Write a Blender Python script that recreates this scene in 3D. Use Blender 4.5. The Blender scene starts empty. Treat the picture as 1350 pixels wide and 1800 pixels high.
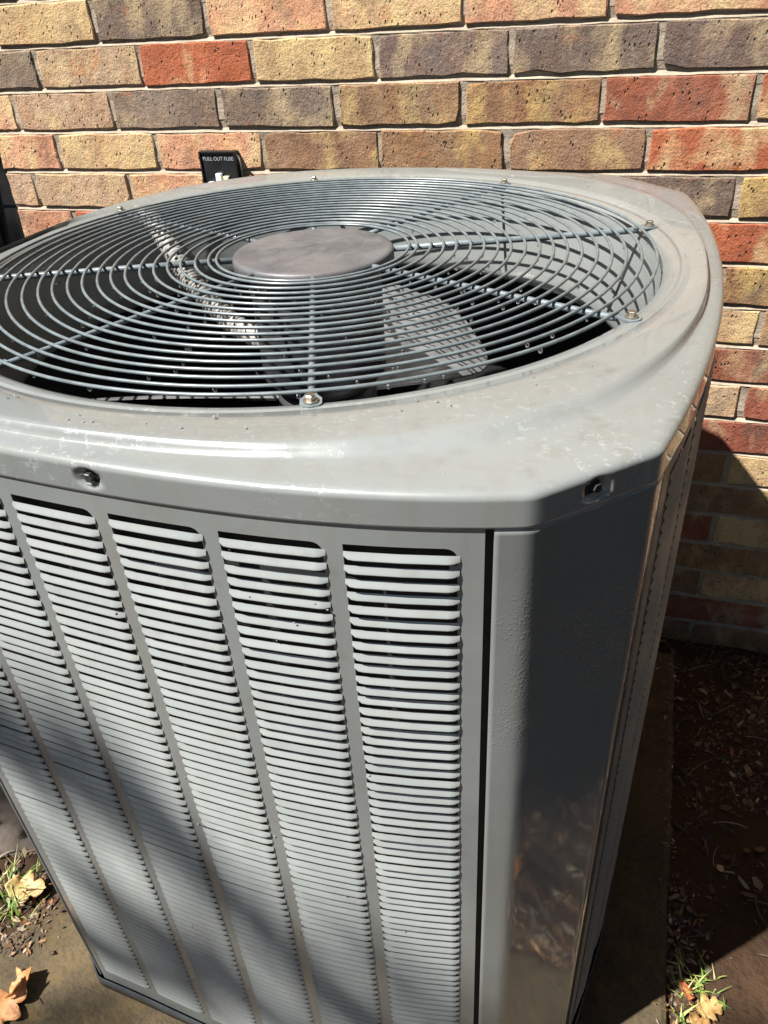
import bpy, bmesh, math, random
from mathutils import Vector, Matrix, noise as mnoise

random.seed(7)
scene = bpy.context.scene
COL = scene.collection
R = math.radians

# ---------------------------------------------------------------- units
S = 0.3314                 # metres per grille radius (all plan numbers below are in grille radii)
ZG = 2.85                  # grille plane above the soil at the wall, in grille radii
def W(x, y, z): return Vector((x*S, y*S, (z+ZG)*S))

# ---------------------------------------------------------------- camera
cam_d = bpy.data.cameras.new('camera'); cam = bpy.data.objects.new('camera', cam_d); COL.objects.link(cam)
c_right = Vector((0.95644058, 0.28695604, -0.05364367))
c_up = Vector((-0.11947106, 0.55242184, 0.82495865))
c_fw = Vector((-0.2663608, 0.78261506, -0.56264161))
CAMP = (0.89443597, -2.1410332, 0.64684059)
m = Matrix((c_right, c_up, -c_fw)).transposed().to_4x4(); m.translation = W(*CAMP)
cam.matrix_world = m
cam_d.sensor_fit = 'VERTICAL'; cam_d.sensor_height = 36; cam_d.lens = 1368.68/1800*36
cam_d.clip_start = 0.02; cam_d.clip_end = 1000
scene.camera = cam
def to_px(x, y, z):
    d = Vector((x-CAMP[0], y-CAMP[1], z-CAMP[2])); k = d.dot(c_fw)
    if k < 0.05: return None
    return (675+1368.68*d.dot(c_right)/k, 900-1368.68*d.dot(c_up)/k)

# ---------------------------------------------------------------- light
SUN_AZ, SUN_EL = 43.8, 57.2          # light travels towards +x +y at this azimuth
ld = Vector((math.cos(R(SUN_AZ))*math.cos(R(SUN_EL)), math.sin(R(SUN_AZ))*math.cos(R(SUN_EL)), -math.sin(R(SUN_EL))))
TO_SUN = -ld
world = bpy.data.worlds.new('World'); scene.world = world; world.use_nodes = True
nt = world.node_tree; bg = nt.nodes['Background']
sky = nt.nodes.new('ShaderNodeTexSky'); sky.sky_type = 'NISHITA'; sky.sun_disc = False
sky.sun_elevation = R(SUN_EL); sky.sun_rotation = math.atan2(TO_SUN.x, TO_SUN.y)
nt.links.new(sky.outputs[0], bg.inputs[0]); bg.inputs[1].default_value = 0.05
sun_d = bpy.data.lights.new('sun', 'SUN'); sun = bpy.data.objects.new('sun', sun_d); COL.objects.link(sun)
sun_d.energy = 5.0; sun_d.angle = R(0.53); sun_d.color = (1.0, 0.975, 0.935)
sun.rotation_euler = ld.to_track_quat('-Z', 'Y').to_euler()
scene.view_settings.view_transform = 'Standard'; scene.view_settings.look = 'None'
scene.view_settings.gamma = 1; scene.view_settings.exposure = 1.38
scene.render.engine = 'CYCLES'

# ---------------------------------------------------------------- helpers
def mesh(name, verts, faces, mat=None, parent=None, smooth=False, loc=None, mats=None):
    me = bpy.data.meshes.new(name)
    me.from_pydata([tuple(v) for v in verts], [], faces)
    me.validate(); me.update()
    if smooth is True: me.shade_smooth()
    if mat: me.materials.append(mat)
    return link(name, me, parent, loc)
def link(name, me, parent=None, loc=None):
    o = bpy.data.objects.new(name, me); COL.objects.link(o)
    if parent: o.parent = parent
    if loc is not None: o.location = loc
    return o
def tag(o, label, cat, group=None, kind=None):
    o['label'] = label; o['category'] = cat
    if group: o['group'] = group
    if kind: o['kind'] = kind
    return o
def empty(name, loc=(0, 0, 0), rot=(0, 0, 0), parent=None):
    o = bpy.data.objects.new(name, None); COL.objects.link(o); o.location = loc; o.rotation_euler = rot
    o.empty_display_size = 0.05
    if parent: o.parent = parent
    return o
def lathe(profile, n=48, cx=0, cy=0):
    v, f = [], []
    k = len(profile)
    for i in range(n):
        a = 2*math.pi*i/n
        for r, z in profile: v.append((cx+r*math.cos(a), cy+r*math.sin(a), z))
    for i in range(n):
        j = (i+1) % n
        for q in range(k-1): f.append((i*k+q, j*k+q, j*k+q+1, i*k+q+1))
    return v, f
def tube(path, rad, n=8, cap=True):
    """path: list of Vectors; rad: float or list"""
    v, f = [], []
    P = [Vector(p) for p in path]
    up = Vector((0.13, 0.21, 0.97))
    for i, p in enumerate(P):
        t = (P[min(i+1, len(P)-1)]-P[max(i-1, 0)]).normalized()
        a = t.cross(up)
        if a.length < 1e-3: a = t.cross(Vector((1, 0, 0)))
        a.normalize(); b = t.cross(a).normalized()
        r = rad[i] if isinstance(rad, (list, tuple)) else rad
        for k in range(n):
            w = 2*math.pi*k/n
            v.append(p+a*math.cos(w)*r+b*math.sin(w)*r)
    for i in range(len(P)-1):
        for k in range(n):
            f.append((i*n+k, i*n+(k+1) % n, (i+1)*n+(k+1) % n, (i+1)*n+k))
    if cap:
        f.append(tuple(range(n-1, -1, -1))); f.append(tuple(range((len(P)-1)*n, len(P)*n)))
    return v, f
def merge(parts):
    v, f = [], []
    for a, b in parts:
        o = len(v); v += list(a); f += [tuple(i+o for i in q) for q in b]
    return v, f
def box(x0, y0, z0, x1, y1, z1):
    v = [(x, y, z) for z in (z0, z1) for y in (y0, y1) for x in (x0, x1)]
    return v, [(0, 2, 3, 1), (4, 5, 7, 6), (0, 1, 5, 4), (1, 3, 7, 5), (3, 2, 6, 7), (2, 0, 4, 6)]
def bevel(o, w, seg=2):
    b = o.modifiers.new('bevel', 'BEVEL'); b.width = w; b.segments = seg; b.limit_method = 'ANGLE'; b.angle_limit = R(40)
    return o

# ---------------------------------------------------------------- materials
class NT:
    def __init__(s, name):
        s.m = bpy.data.materials.new(name); s.m.use_nodes = True; s.t = s.m.node_tree
        s.b = s.t.nodes['Principled BSDF']; s.out = s.t.nodes['Material Output']
    def n(s, typ, ins=None, **kw):
        x = s.t.nodes.new('ShaderNode'+typ)
        for k, v in kw.items(): setattr(x, k, v)
        for k, v in (ins or {}).items(): s.set(x.inputs[k], v)
        return x
    def set(s, sock, v):
        if hasattr(v, 'is_linked') or isinstance(v, bpy.types.NodeSocket): s.t.links.new(v, sock)
        else: sock.default_value = v
    def P(s, k, v): s.set(s.b.inputs[k], v)
    def coord(s, kind='Object'): return s.n('TexCoord').outputs[kind]
    def noise(s, vec, scale, detail=4, rough=0.55, dist=0.0):
        return s.n('TexNoise', {'Vector': vec, 'Scale': scale, 'Detail': detail, 'Roughness': rough, 'Distortion': dist}).outputs['Fac']
    def ramp(s, fac, a, b, lo=0.0, hi=1.0):
        return s.n('MapRange', {'Value': fac, 'From Min': a, 'From Max': b, 'To Min': lo, 'To Max': hi}).outputs[0]
    def mix(s, fac, a, b, blend='MIX'):
        x = s.n('Mix', data_type='RGBA', blend_type=blend)
        s.set(x.inputs['Factor'], fac); s.set(x.inputs['A'], a); s.set(x.inputs['B'], b)
        return x.outputs['Result']
    def math(s, op, a, b=0.0):
        x = s.n('Math', operation=op); s.set(x.inputs[0], a); s.set(x.inputs[1], b); return x.outputs[0]
    def vmath(s, op, a, b):
        x = s.n('VectorMath', operation=op); s.set(x.inputs[0], a); s.set(x.inputs[1], b); return x.outputs[0]
    def bump(s, h, strength=0.5, dist=0.002, normal=None):
        x = s.n('Bump', {'Height': h, 'Strength': strength, 'Distance': dist})
        if normal is not None: s.set(x.inputs['Normal'], normal)
        return x.outputs[0]
def c4(r, g, b): return (r, g, b, 1.0)
def simple(name, col, rough=0.5, metal=0.0, noise_amt=0.25, scale=60, bump=0.0, spec=0.5):
    t = NT(name); v = t.coord()
    n = t.noise(v, scale, 5)
    k = t.ramp(n, 0.25, 0.75, 1-noise_amt, 1+noise_amt)
    t.P('Base Color', t.mix(1.0, c4(*col), t.n('CombineXYZ', {0: k, 1: k, 2: k}).outputs[0], 'MULTIPLY'))
    t.P('Roughness', t.ramp(t.noise(v, scale*0.6, 3), 0.3, 0.7, max(rough-0.1, 0.02), min(rough+0.12, 1)))
    t.P('Metallic', metal); t.P('Specular IOR Level', spec)
    if bump: t.P('Normal', t.bump(t.noise(v, scale*3, 6), bump, 0.001))
    return t.m

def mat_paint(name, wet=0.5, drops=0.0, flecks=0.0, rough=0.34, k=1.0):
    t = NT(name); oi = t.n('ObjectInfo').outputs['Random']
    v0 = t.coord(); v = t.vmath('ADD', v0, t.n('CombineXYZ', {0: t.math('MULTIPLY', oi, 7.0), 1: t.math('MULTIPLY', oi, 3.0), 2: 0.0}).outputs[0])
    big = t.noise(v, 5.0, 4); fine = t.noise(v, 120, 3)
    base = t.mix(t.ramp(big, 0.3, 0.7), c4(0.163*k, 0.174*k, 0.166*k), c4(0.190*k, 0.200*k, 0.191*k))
    st = t.n('Mapping', {'Vector': v, 'Scale': (30, 30, 1.6)}).outputs[0]
    streak = t.ramp(t.noise(st, 1.6, 5, 0.6), 0.52, 0.75)
    base = t.mix(t.math('MULTIPLY', streak, 0.35), base, c4(0.15, 0.135, 0.105))
    r = t.ramp(t.noise(v, 14, 5, 0.6), 0.35, 0.65, max(rough*0.65, 0.03), rough*1.3)
    h = fine
    nrm = t.bump(t.noise(v, 11, 2), 0.22, 0.006)
    nrm = t.bump(fine, 0.06, 0.0006, nrm)
    grime = t.math('MULTIPLY', t.ramp(t.noise(v, 42, 6, 0.7), 0.55, 0.75), t.ramp(t.noise(v, 4, 3), 0.45, 0.65))
    base = t.mix(t.math('MULTIPLY', grime, 0.45), base, c4(0.10, 0.082, 0.06))
    if flecks:
        # dried and drying water marks: thin pale film with ragged edges
        w = t.noise(v, 150, 6, 0.75, 0.3); area = t.ramp(t.noise(v, 9, 4), 0.46, 0.66)
        rim = t.math('SUBTRACT', t.ramp(w, 0.565, 0.60), t.ramp(w, 0.60, 0.66))
        rim = t.math('MULTIPLY', t.math('MULTIPLY', rim, area), flecks)
        base = t.mix(rim, base, c4(0.50, 0.51, 0.49))
        pool = t.math('MULTIPLY', t.ramp(w, 0.56, 0.60), area)
        r = t.math('SUBTRACT', r, t.math('MULTIPLY', pool, 0.16))
        nrm = t.bump(pool, 0.25, 0.0008, nrm)
    if drops:
        vor = t.n('TexVoronoi', {'Vector': v, 'Scale': 400.0, 'Randomness': 1.0})
        d = t.ramp(vor.outputs['Distance'], 0.12, 0.46, 1.0, 0.0)
        z = t.n('SeparateXYZ', {0: v}).outputs[2]
        zone = t.math('MULTIPLY', t.ramp(z, 0.57, 0.64), t.ramp(t.noise(v, 9, 3), 0.42, 0.56))
        d = t.math('MULTIPLY', d, zone)
        nrm = t.bump(d, drops, 0.0010, nrm)
    t.P('Base Color', base); t.P('Roughness', r); t.P('Normal', nrm)
    t.P('Coat Weight', wet); t.P('Coat Roughness', 0.035); t.P('Coat IOR', 1.4)
    return t.m
M = {}
M['paint'] = mat_paint('grey_paint', 0.35)
M['paint_top'] = mat_paint('grey_paint_wet_top', 0.9, flecks=0.42)
M['paint_post'] = mat_paint('grey_paint_wet_shaded_post', 0.4, drops=0.26, rough=0.09, k=0.85)  # base colour darkened to imitate the post's shade; wet gloss and drops are real
M['paint_side'] = mat_paint('grey_paint_shaded_side', 0.0, rough=0.5, k=0.9)  # same cabinet paint, darkened to imitate shade on the sides
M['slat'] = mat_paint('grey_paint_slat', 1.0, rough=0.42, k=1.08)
M['wire'] = simple('coated_wire', (0.115, 0.135, 0.14), 0.3, 0.0, 0.3, 90, 0.0, 0.6)
M['rod'] = simple('coated_rod', (0.125, 0.15, 0.162), 0.32, 0.0, 0.35, 70, 0.15, 0.6)
M['dark'] = simple('dark_interior', (0.012, 0.012, 0.013), 0.7)
M['black'] = simple('black_plastic', (0.008, 0.008, 0.009), 0.45)
M['zinc'] = simple('zinc_screw', (0.42, 0.38, 0.30), 0.28, 0.9, 0.3, 300)
M['bolt'] = simple('dark_bolt', (0.10, 0.10, 0.10), 0.3, 0.7, 0.3, 300)
M['white'] = simple('white_plastic', (0.72, 0.72, 0.70), 0.4, 0, 0.08)
M['ivory'] = simple('ivory_plastic', (0.62, 0.60, 0.38), 0.4, 0, 0.08)
M['ink'] = simple('pale_lettering', (0.30, 0.31, 0.33), 0.6, 0, 0.1)
M['motor'] = simple('motor_shell', (0.03, 0.03, 0.032), 0.5, 0.0, 0.3)
M['blade'] = simple('fan_blade_metal', (0.19, 0.19, 0.187), 0.3, 0.2, 0.35, 40, 0.1)
M['conduit'] = simple('grey_conduit', (0.26, 0.25, 0.23), 0.55, 0.0, 0.3, 120)

def mat_hub():
    t = NT('weathered_hub'); v = t.coord()
    n = t.noise(v, 22, 7, 0.68, 0.5)
    col = t.mix(t.ramp(n, 0.38, 0.60), c4(0.058, 0.060, 0.066), c4(0.108, 0.106, 0.106))
    col = t.mix(t.ramp(t.noise(v, 9, 5, 0.6, 0.6), 0.46, 0.62, 0, 0.8), col, c4(0.108, 0.099, 0.096))
    col = t.mix(t.ramp(t.noise(v, 150, 4, 0.7), 0.55, 0.72, 0, 0.6), col, c4(0.045, 0.042, 0.042))
    w = t.n('TexNoise', {'Vector': t.n('Mapping', {'Vector': v, 'Scale': (1.0, 2.6, 1.0)}).outputs[0], 'Scale': 22, 'Detail': 3, 'Distortion': 1.0}).outputs['Fac']
    crack = t.math('MULTIPLY', t.ramp(t.math('ABSOLUTE', t.math('SUBTRACT', w, 0.5)), 0.0, 0.012, 1, 0), t.ramp(t.noise(v, 30, 2), 0.5, 0.6))
    col = t.mix(t.math('MULTIPLY', crack, 0.7), col, c4(0.06, 0.05, 0.05))
    t.P('Base Color', col); t.P('Roughness', t.ramp(n, 0.3, 0.7, 0.4, 0.6)); t.P('Normal', t.bump(n, 0.12, 0.002))
    return t.m
M['hub'] = mat_hub()

def mat_brick():
    t = NT('fired_brick'); o = t.n('ObjectInfo')
    v = t.vmath('ADD', t.coord(), t.vmath('SCALE', t.n('CombineXYZ', {0: o.outputs['Random'], 1: 0.3, 2: o.outputs['Random']}).outputs[0], (0, 0, 0)))
    sc = t.t.nodes[-1]
    # per brick shift of the pattern
    rnd = t.n('CombineXYZ', {0: t.math('MULTIPLY', o.outputs['Random'], 37.0), 1: t.math('MULTIPLY', o.outputs['Random'], 11.0), 2: t.math('MULTIPLY', o.outputs['Random'], 53.0)}).outputs[0]
    v = t.vmath('ADD', t.coord(), rnd)
    tint = t.n('Attribute', attribute_type='OBJECT', attribute_name='tint').outputs['Color']
    amt = t.n('Attribute', attribute_type='OBJECT', attribute_name='patch').outputs['Fac']
    base = o.outputs['Color']
    st = t.n('Mapping', {'Vector': v, 'Scale': (1.0, 1.0, 0.55)}).outputs[0]
    tone = t.noise(st, 17, 7, 0.62, 0.4)
    base = t.mix(t.ramp(tone, 0.36, 0.66, 0, 0.8), base, t.mix(1.0, base, c4(0.60, 0.52, 0.50), 'MULTIPLY'))
    base = t.mix(t.ramp(t.noise(st, 33, 6, 0.65), 0.44, 0.70, 0, 0.75), base, t.mix(1.0, base, c4(1.30, 1.18, 0.98), 'MULTIPLY'))
    # ochre and cream clouds, soft edged
    pn = t.n('TexNoise', {'Vector': st, 'Scale': 19.0, 'Detail': 6, 'Roughness': 0.58, 'Distortion': 0.3}).outputs['Fac']
    thr = t.math('SUBTRACT', 0.70, t.math('MULTIPLY', amt, 0.24))
    pf = t.n('MapRange', {'Value': pn, 'From Min': t.math('SUBTRACT', thr, 0.07), 'From Max': t.math('ADD', thr, 0.10)}).outputs[0]
    base = t.mix(t.math('MULTIPLY', pf, 0.8), base, tint)
    ru = t.ramp(t.noise(v, 26, 5, 0.6, 0.5), 0.62, 0.74)
    base = t.mix(t.math('MULTIPLY', ru, 0.6), base, c4(0.40, 0.15, 0.065))
    sm = t.ramp(t.noise(st, 13, 6, 0.65, 0.4), 0.55, 0.74)
    base = t.mix(t.math('MULTIPLY', sm, 0.72), base, c4(0.105, 0.082, 0.070))
    gr = t.noise(v, 330, 4, 0.75)
    base = t.mix(t.ramp(gr, 0.46, 0.72, 0, 0.85), base, t.mix(1.0, base, c4(0.40, 0.36, 0.34), 'MULTIPLY'))
    g2 = t.noise(v, 260, 3, 0.7)
    base = t.mix(t.ramp(g2, 0.56, 0.74, 0, 0.55), base, t.mix(1.0, base, c4(1.45, 1.38, 1.25), 'MULTIPLY'))
    pv = t.n('TexVoronoi', {'Vector': t.n('Mapping', {'Vector': v, 'Scale': (1.4, 1.0, 0.7)}).outputs[0], 'Scale': 105.0})
    pit = t.math('MULTIPLY', t.ramp(pv.outputs['Distance'], 0.08, 0.26, 1, 0), t.ramp(t.noise(v, 38, 3), 0.48, 0.60))
    base = t.mix(t.math('MULTIPLY', pit, 0.75), base, c4(0.06, 0.045, 0.035))
    grog = t.n('TexVoronoi', {'Vector': v, 'Scale': 95.0}).outputs['Distance']
    base = t.mix(t.ramp(grog, 0.05, 0.14, 0.45, 0), base, c4(0.55, 0.42, 0.27))
    t.P('Base Color', base); t.P('Roughness', 0.9); t.P('Specular IOR Level', 0.2)
    h = t.math('SUBTRACT', t.math('ADD', t.math('MULTIPLY', t.noise(v, 60, 6, 0.7), 0.9), t.math('MULTIPLY', gr, 0.35)), t.math('MULTIPLY', pit, 0.9))
    t.P('Normal', t.bump(h, 1.0, 0.0042))
    return t.m
M['brick'] = mat_brick()
def mat_mortar():
    t = NT('mortar'); v = t.coord()
    n = t.noise(v, 40, 6, 0.65)
    t.P('Base Color', t.mix(t.ramp(n, 0.3, 0.7), c4(0.26, 0.21, 0.155), c4(0.41, 0.34, 0.26))); t.P('Roughness', 0.95); t.P('Specular IOR Level', 0.1)
    t.P('Normal', t.bump(t.noise(v, 180, 6, 0.7), 0.8, 0.003))
    return t.m
M['mortar'] = mat_mortar()
def mat_pad():
    t = NT('stained_concrete'); v = t.coord()
    n = t.noise(v, 5.5, 7, 0.62, 0.3); f = t.noise(v, 160, 4, 0.7)
    col = t.mix(t.ramp(n, 0.38, 0.64), c4(0.050, 0.039, 0.024), c4(0.105, 0.078, 0.044))
    col = t.mix(t.ramp(t.noise(v, 26, 5, 0.6), 0.48, 0.66, 0, 0.75), col, c4(0.115, 0.078, 0.036))
    col = t.mix(t.ramp(f, 0.45, 0.7, 0, 0.6), col, t.mix(1.0, col, c4(0.5, 0.5, 0.5), 'MULTIPLY'))
    t.P('Base Color', col); t.P('Roughness', t.ramp(n, 0.35, 0.65, 0.6, 0.9)); t.P('Specular IOR Level', 0.15); t.P('Normal', t.bump(f, 0.8, 0.003))
    return t.m
M['pad'] = mat_pad()
def mat_soil():
    t = NT('damp_soil'); v = t.coord()
    n = t.noise(v, 7, 8, 0.65); f = t.noise(v, 110, 5, 0.7)
    col = t.mix(t.ramp(n, 0.35, 0.65), c4(0.030, 0.017, 0.010), c4(0.066, 0.038, 0.021))
    col = t.mix(t.ramp(f, 0.5, 0.72, 0, 0.7), col, c4(0.018, 0.011, 0.007))
    t.P('Base Color', col); t.P('Roughness', t.ramp(n, 0.3, 0.7, 0.5, 0.95)); t.P('Specular IOR Level', 0.12)
    t.P('Normal', t.bump(t.math('ADD', f, t.noise(v, 30, 6)), 0.9, 0.005))
    return t.m
M['soil'] = mat_soil()
def mat_attr(name, rough=0.7, trans=0.0):
    t = NT(name); v = t.coord()
    a = t.n('Attribute', attribute_name='col').outputs['Color']
    k = t.ramp(t.noise(v, 70, 4), 0.3, 0.7, 0.7, 1.25)
    t.P('Base Color', t.mix(1.0, a, t.n('CombineXYZ', {0: k, 1: k, 2: k}).outputs[0], 'MULTIPLY')); t.P('Roughness', rough); t.P('Specular IOR Level', 0.3)
    return t.m
M['litter'] = mat_attr('leaf_litter'); M['foliage'] = mat_attr('leaf_green', 0.55)
def mat_leaf():
    t = NT('dry_leaf'); v = t.coord(); o = t.n('ObjectInfo')
    n = t.noise(v, 60, 5, 0.6)
    col = t.mix(t.ramp(n, 0.35, 0.7), o.outputs['Color'], t.mix(1.0, o.outputs['Color'], c4(0.45, 0.34, 0.25), 'MULTIPLY'))
    col = t.mix(t.ramp(t.noise(v, 240, 3), 0.6, 0.7, 0, 0.7), col, c4(0.08, 0.04, 0.02))
    t.P('Base Color', col); t.P('Roughness', 0.6); t.P('Normal', t.bump(n, 0.4, 0.002))
    return t.m
M['leaf'] = mat_leaf()
M['bark'] = simple('bark', (0.09, 0.065, 0.045), 0.9, 0, 0.4, 25, 0.8)
M['fence'] = simple('black_stained_board', (0.012, 0.0105, 0.010), 0.6, 0, 0.5, 18, 0.3)
M['eave'] = simple('painted_eave', (0.5, 0.46, 0.4), 0.6, 0, 0.1)
M['roof'] = simple('roof_shingle', (0.06, 0.055, 0.05), 0.9, 0, 0.4, 20, 0.5)
M['rock'] = simple('grey_rock', (0.12, 0.095, 0.075), 0.9, 0, 0.5, 30, 1.0)
M['base'] = simple('dark_base_pan', (0.035, 0.04, 0.045), 0.3, 0, 0.3, 40)
def mat_water():
    t = NT('water_bead'); t.P('Base Color', c4(.20, .207, .20)); t.P('Roughness', 0.03); t.P('IOR', 1.33); t.P('Specular IOR Level', 0.5)
    t.P('Coat Weight', 1.0); t.P('Coat Roughness', 0.0); t.P('Coat IOR', 1.33)
    return t.m
def mat_drop():
    t = NT('water_drop'); t.P('Base Color', c4(1, 1, 1)); t.P('Roughness', 0.0); t.P('IOR', 1.33); t.P('Transmission Weight', 1.0)
    return t.m
M['drop'] = mat_drop()
M['water'] = mat_water()

# ================================================================ SETTING
D = 1.75                                   # brick face plane (y)
Z0, PITCH, LEN, X0, EVEN = 0.67224, 0.19627, 0.61256, -1.76254, 0.338
XC = X0-1.30*LEN                           # left corner of the house wall
def soil_z(x, y):
    t = min(max((y+0.45)/2.2, 0), 1)
    z = -2.415-0.435*t*t*(1.6-0.6*t)
    z += 0.012*math.sin(x*5.1+1.3)*math.cos(y*4.3+0.4)+0.010*math.sin(x*11.7+y*7.1)
    return z
# ---- ground sheet, fine near the unit and reaching the horizon
ax = [-900, -300, -100, -40, -18, -9, -6, -4]+[(-3.2+0.1*i) for i in range(66)]+[4, 6, 9, 18, 40, 100, 300, 900]
ay = [-900, -300, -100, -40, -18, -9, -6, -4]+[(-3.2+0.1*i) for i in range(58)]+[4, 6, 9, 18, 40, 100, 300, 900]
gv = [W(x, y, soil_z(x, y) if abs(x) < 5 and abs(y) < 5 else (-2.415 if y < 1 else -2.85)) for y in ay for x in ax]
gf = [(j*len(ax)+i, j*len(ax)+i+1, (j+1)*len(ax)+i+1, (j+1)*len(ax)+i) for j in range(len(ay)-1) for i in range(len(ax)-1)]
g = mesh('ground', gv, gf, M['soil'], smooth=True); g['kind'] = 'structure'; g['label'] = 'damp brown soil beside the concrete pad'

# ---- concrete pad
pad_out = [(-1.20, -1.85), (-0.3, -1.90), (0.7, -1.88), (1.285, -1.86), (1.305, -1.3), (1.325, -0.75), (1.338, -0.2), (1.35, 0.4), (1.362, 1.13), (0.3, 1.15), (-1.05, 1.13), (-0.98, 0.2), (-1.00, -0.55), (-1.055, -0.88), (-1.089, -0.971), (-1.147, -1.103)]
pv = []
def dens(poly, step):
    out = []
    for i, a in enumerate(poly):
        b = poly[(i+1) % len(poly)]; n = max(1, int(math.hypot(b[0]-a[0], b[1]-a[1])/step))
        for k in range(n): out.append((a[0]+(b[0]-a[0])*k/n, a[1]+(b[1]-a[1])*k/n))
    return out
po = [(x+random.uniform(-.006, .006), y+random.uniform(-.006, .006)) for x, y in dens(pad_out, 0.06)]
n = len(po)
rings = [(1.0, -3.0), (1.0, -2.41), (0.994, -2.39), (0.98, -2.3815)]
for sc, z in rings:
    for x, y in po: pv.append(W(x*sc, y*sc, z))
pf = []
for q in range(len(rings)-1):
    for i in range(n): pf.append((q*n+i, q*n+(i+1) % n, (q+1)*n+(i+1) % n, (q+1)*n+i))
pf.append(tuple(3*n+i for i in range(n)))
pad = mesh('concrete_pad', pv, pf, M['pad'])
tag(pad, 'brown stained concrete slab under the grey air conditioner', 'concrete slab')

# ---- unit plan outline (unit frame, before its small rotation)
UROT = 0.0
def seg(fn, n): return [fn(i/n) for i in range(n)]
plan = []
def front_y(x): return -1.2046-0.0685*x+0.0938*x*x+0.1016*x**3
plan += seg(lambda t: (-0.675+1.475*t, front_y(-0.675+1.475*t)), 40)                        # front
plan += seg(lambda t: (0.80+0.188*t, front_y(0.80)+(-0.965-front_y(0.80))*t), 10)         # front right chamfer
plan += seg(lambda t: (0.990+0.064*t+0.108*(1-(2*t-1)**2), -0.965+1.835*t), 40)             # right
plan += seg(lambda t: (1.048-0.238*t, 0.87+0.27*t), 10)
plan += seg(lambda t: (0.81-1.43*t, 1.14+0.02*t+0.09*(1-(2*t-1)**2), ), 40)
plan += seg(lambda t: (-0.62-0.32*t, 1.16-0.28*t), 10)
plan += seg(lambda t: (-0.94-0.13*(1-(2*t-1)**2), 0.88-1.80*t), 40)
plan += seg(lambda t: (-0.94+0.265*t, -0.92+(front_y(-0.675)+0.92)*t), 10)
def resample(poly, step):
    L = [0.0]
    for i in range(len(poly)):
        a, b = poly[i], poly[(i+1) % len(poly)]; L.append(L[-1]+math.hypot(b[0]-a[0], b[1]-a[1]))
    N = int(L[-1]/step); out = []; j = 0
    for k in range(N):
        s = L[-1]*k/N
        while L[j+1] < s: j += 1
        t = (s-L[j])/max(L[j+1]-L[j], 1e-9); a, b = poly[j], poly[(j+1) % len(poly)]
        out.append((a[0]+(b[0]-a[0])*t, a[1]+(b[1]-a[1])*t))
    return out
STEP = 0.009
def smooth(poly, w, it=2):
    for _ in range(it):
        N = len(poly)
        poly = [(sum(poly[(i+k) % N][0] for k in range(-w, w+1))/(2*w+1), sum(poly[(i+k) % N][1] for k in range(-w, w+1))/(2*w+1)) for i in range(N)]
    return poly
raw = resample(plan, STEP)
OUT = smooth(raw, 1, 3)
NO = len(OUT)
def normals(poly):
    N = len(poly); out = []
    for i in range(N):
        a, b = poly[i-1], poly[(i+1) % N]; dx, dy = b[0]-a[0], b[1]-a[1]; l = math.hypot(dx, dy); out.append((dy/l, -dx/l))
    return out
NRM = normals(OUT)
def off(i, d): return (OUT[i % NO][0]+NRM[i % NO][0]*d, OUT[i % NO][1]+NRM[i % NO][1]*d)
ca, sa = math.cos(R(UROT)), math.sin(R(UROT))
def u2w(u, v): return (u*ca-v*sa, u*sa+v*ca)
hull = [to_px(*u2w(*OUT[i]), -0.03) for i in range(0, NO, 6)]
def inside(p, poly):
    c = False
    for i in range(len(poly)):
        a, b = poly[i], poly[i-1]
        if (a[1] > p[1]) != (b[1] > p[1]) and p[0] < (b[0]-a[0])*(p[1]-a[1])/(b[1]-a[1])+a[0]: c = not c
    return c
def behind_unit(p):
    if inside(p, hull): return True
    xs = [h[0] for h in hull]
    return p[1] > 520 and p[0] < 1150-(p[1]-850)*0.174+70 and p[0] > -400

# ---- brick wall
wall = empty('brick_wall', W(0, D, -2.85))
tag(wall, 'house wall of mixed tan, brown and red bricks behind the air conditioner', 'brick wall')
PAL = {'T': ((.50, .35, .23), (.60, .45, .23)), 'Y': ((.52, .36, .205), (.62, .46, .22)), 'P': ((.55, .30, .185), (.62, .46, .24)),
       'R': ((.40, .130, .065), (.58, .42, .22)), 'D': ((.195, .148, .122), (.44, .33, .19)), 'B': ((.31, .195, .12), (.54, .40, .17)),
       'N': ((.31, .19, .105), (.54, .38, .14)), 'K': ((.29, .105, .065), (.46, .36, .21)), 'G': ((.26, .20, .155), (.40, .30, .18))}
ROWS = {0: 'PTTPPYPP', 1: 'TYDPYPPY', 2: 'GTRYDDDN', 3: 'PTGDBNKR', 4: 'PYPBNBRR', 5: 'TTPBTBDN', 6: 'PRTYBDRR', 7: 'BTPNRBNN',
        8: 'TBRDPYYB', 9: 'BNTRBDKK', 10: 'PBDTRBTK', 11: 'BTRNBPKK', 12: 'TBDRNBNY', 13: 'NDBTRKNB', 14: 'BRTDNBKY', 15: 'TDBRNKBN', 16: 'DBTNRBNY', 17: 'BRDTBNBK'}
PATCH = {'T': .45, 'Y': .75, 'P': .62, 'R': .5, 'D': .62, 'B': .45, 'N': .5, 'K': .5, 'G': .2}
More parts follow.
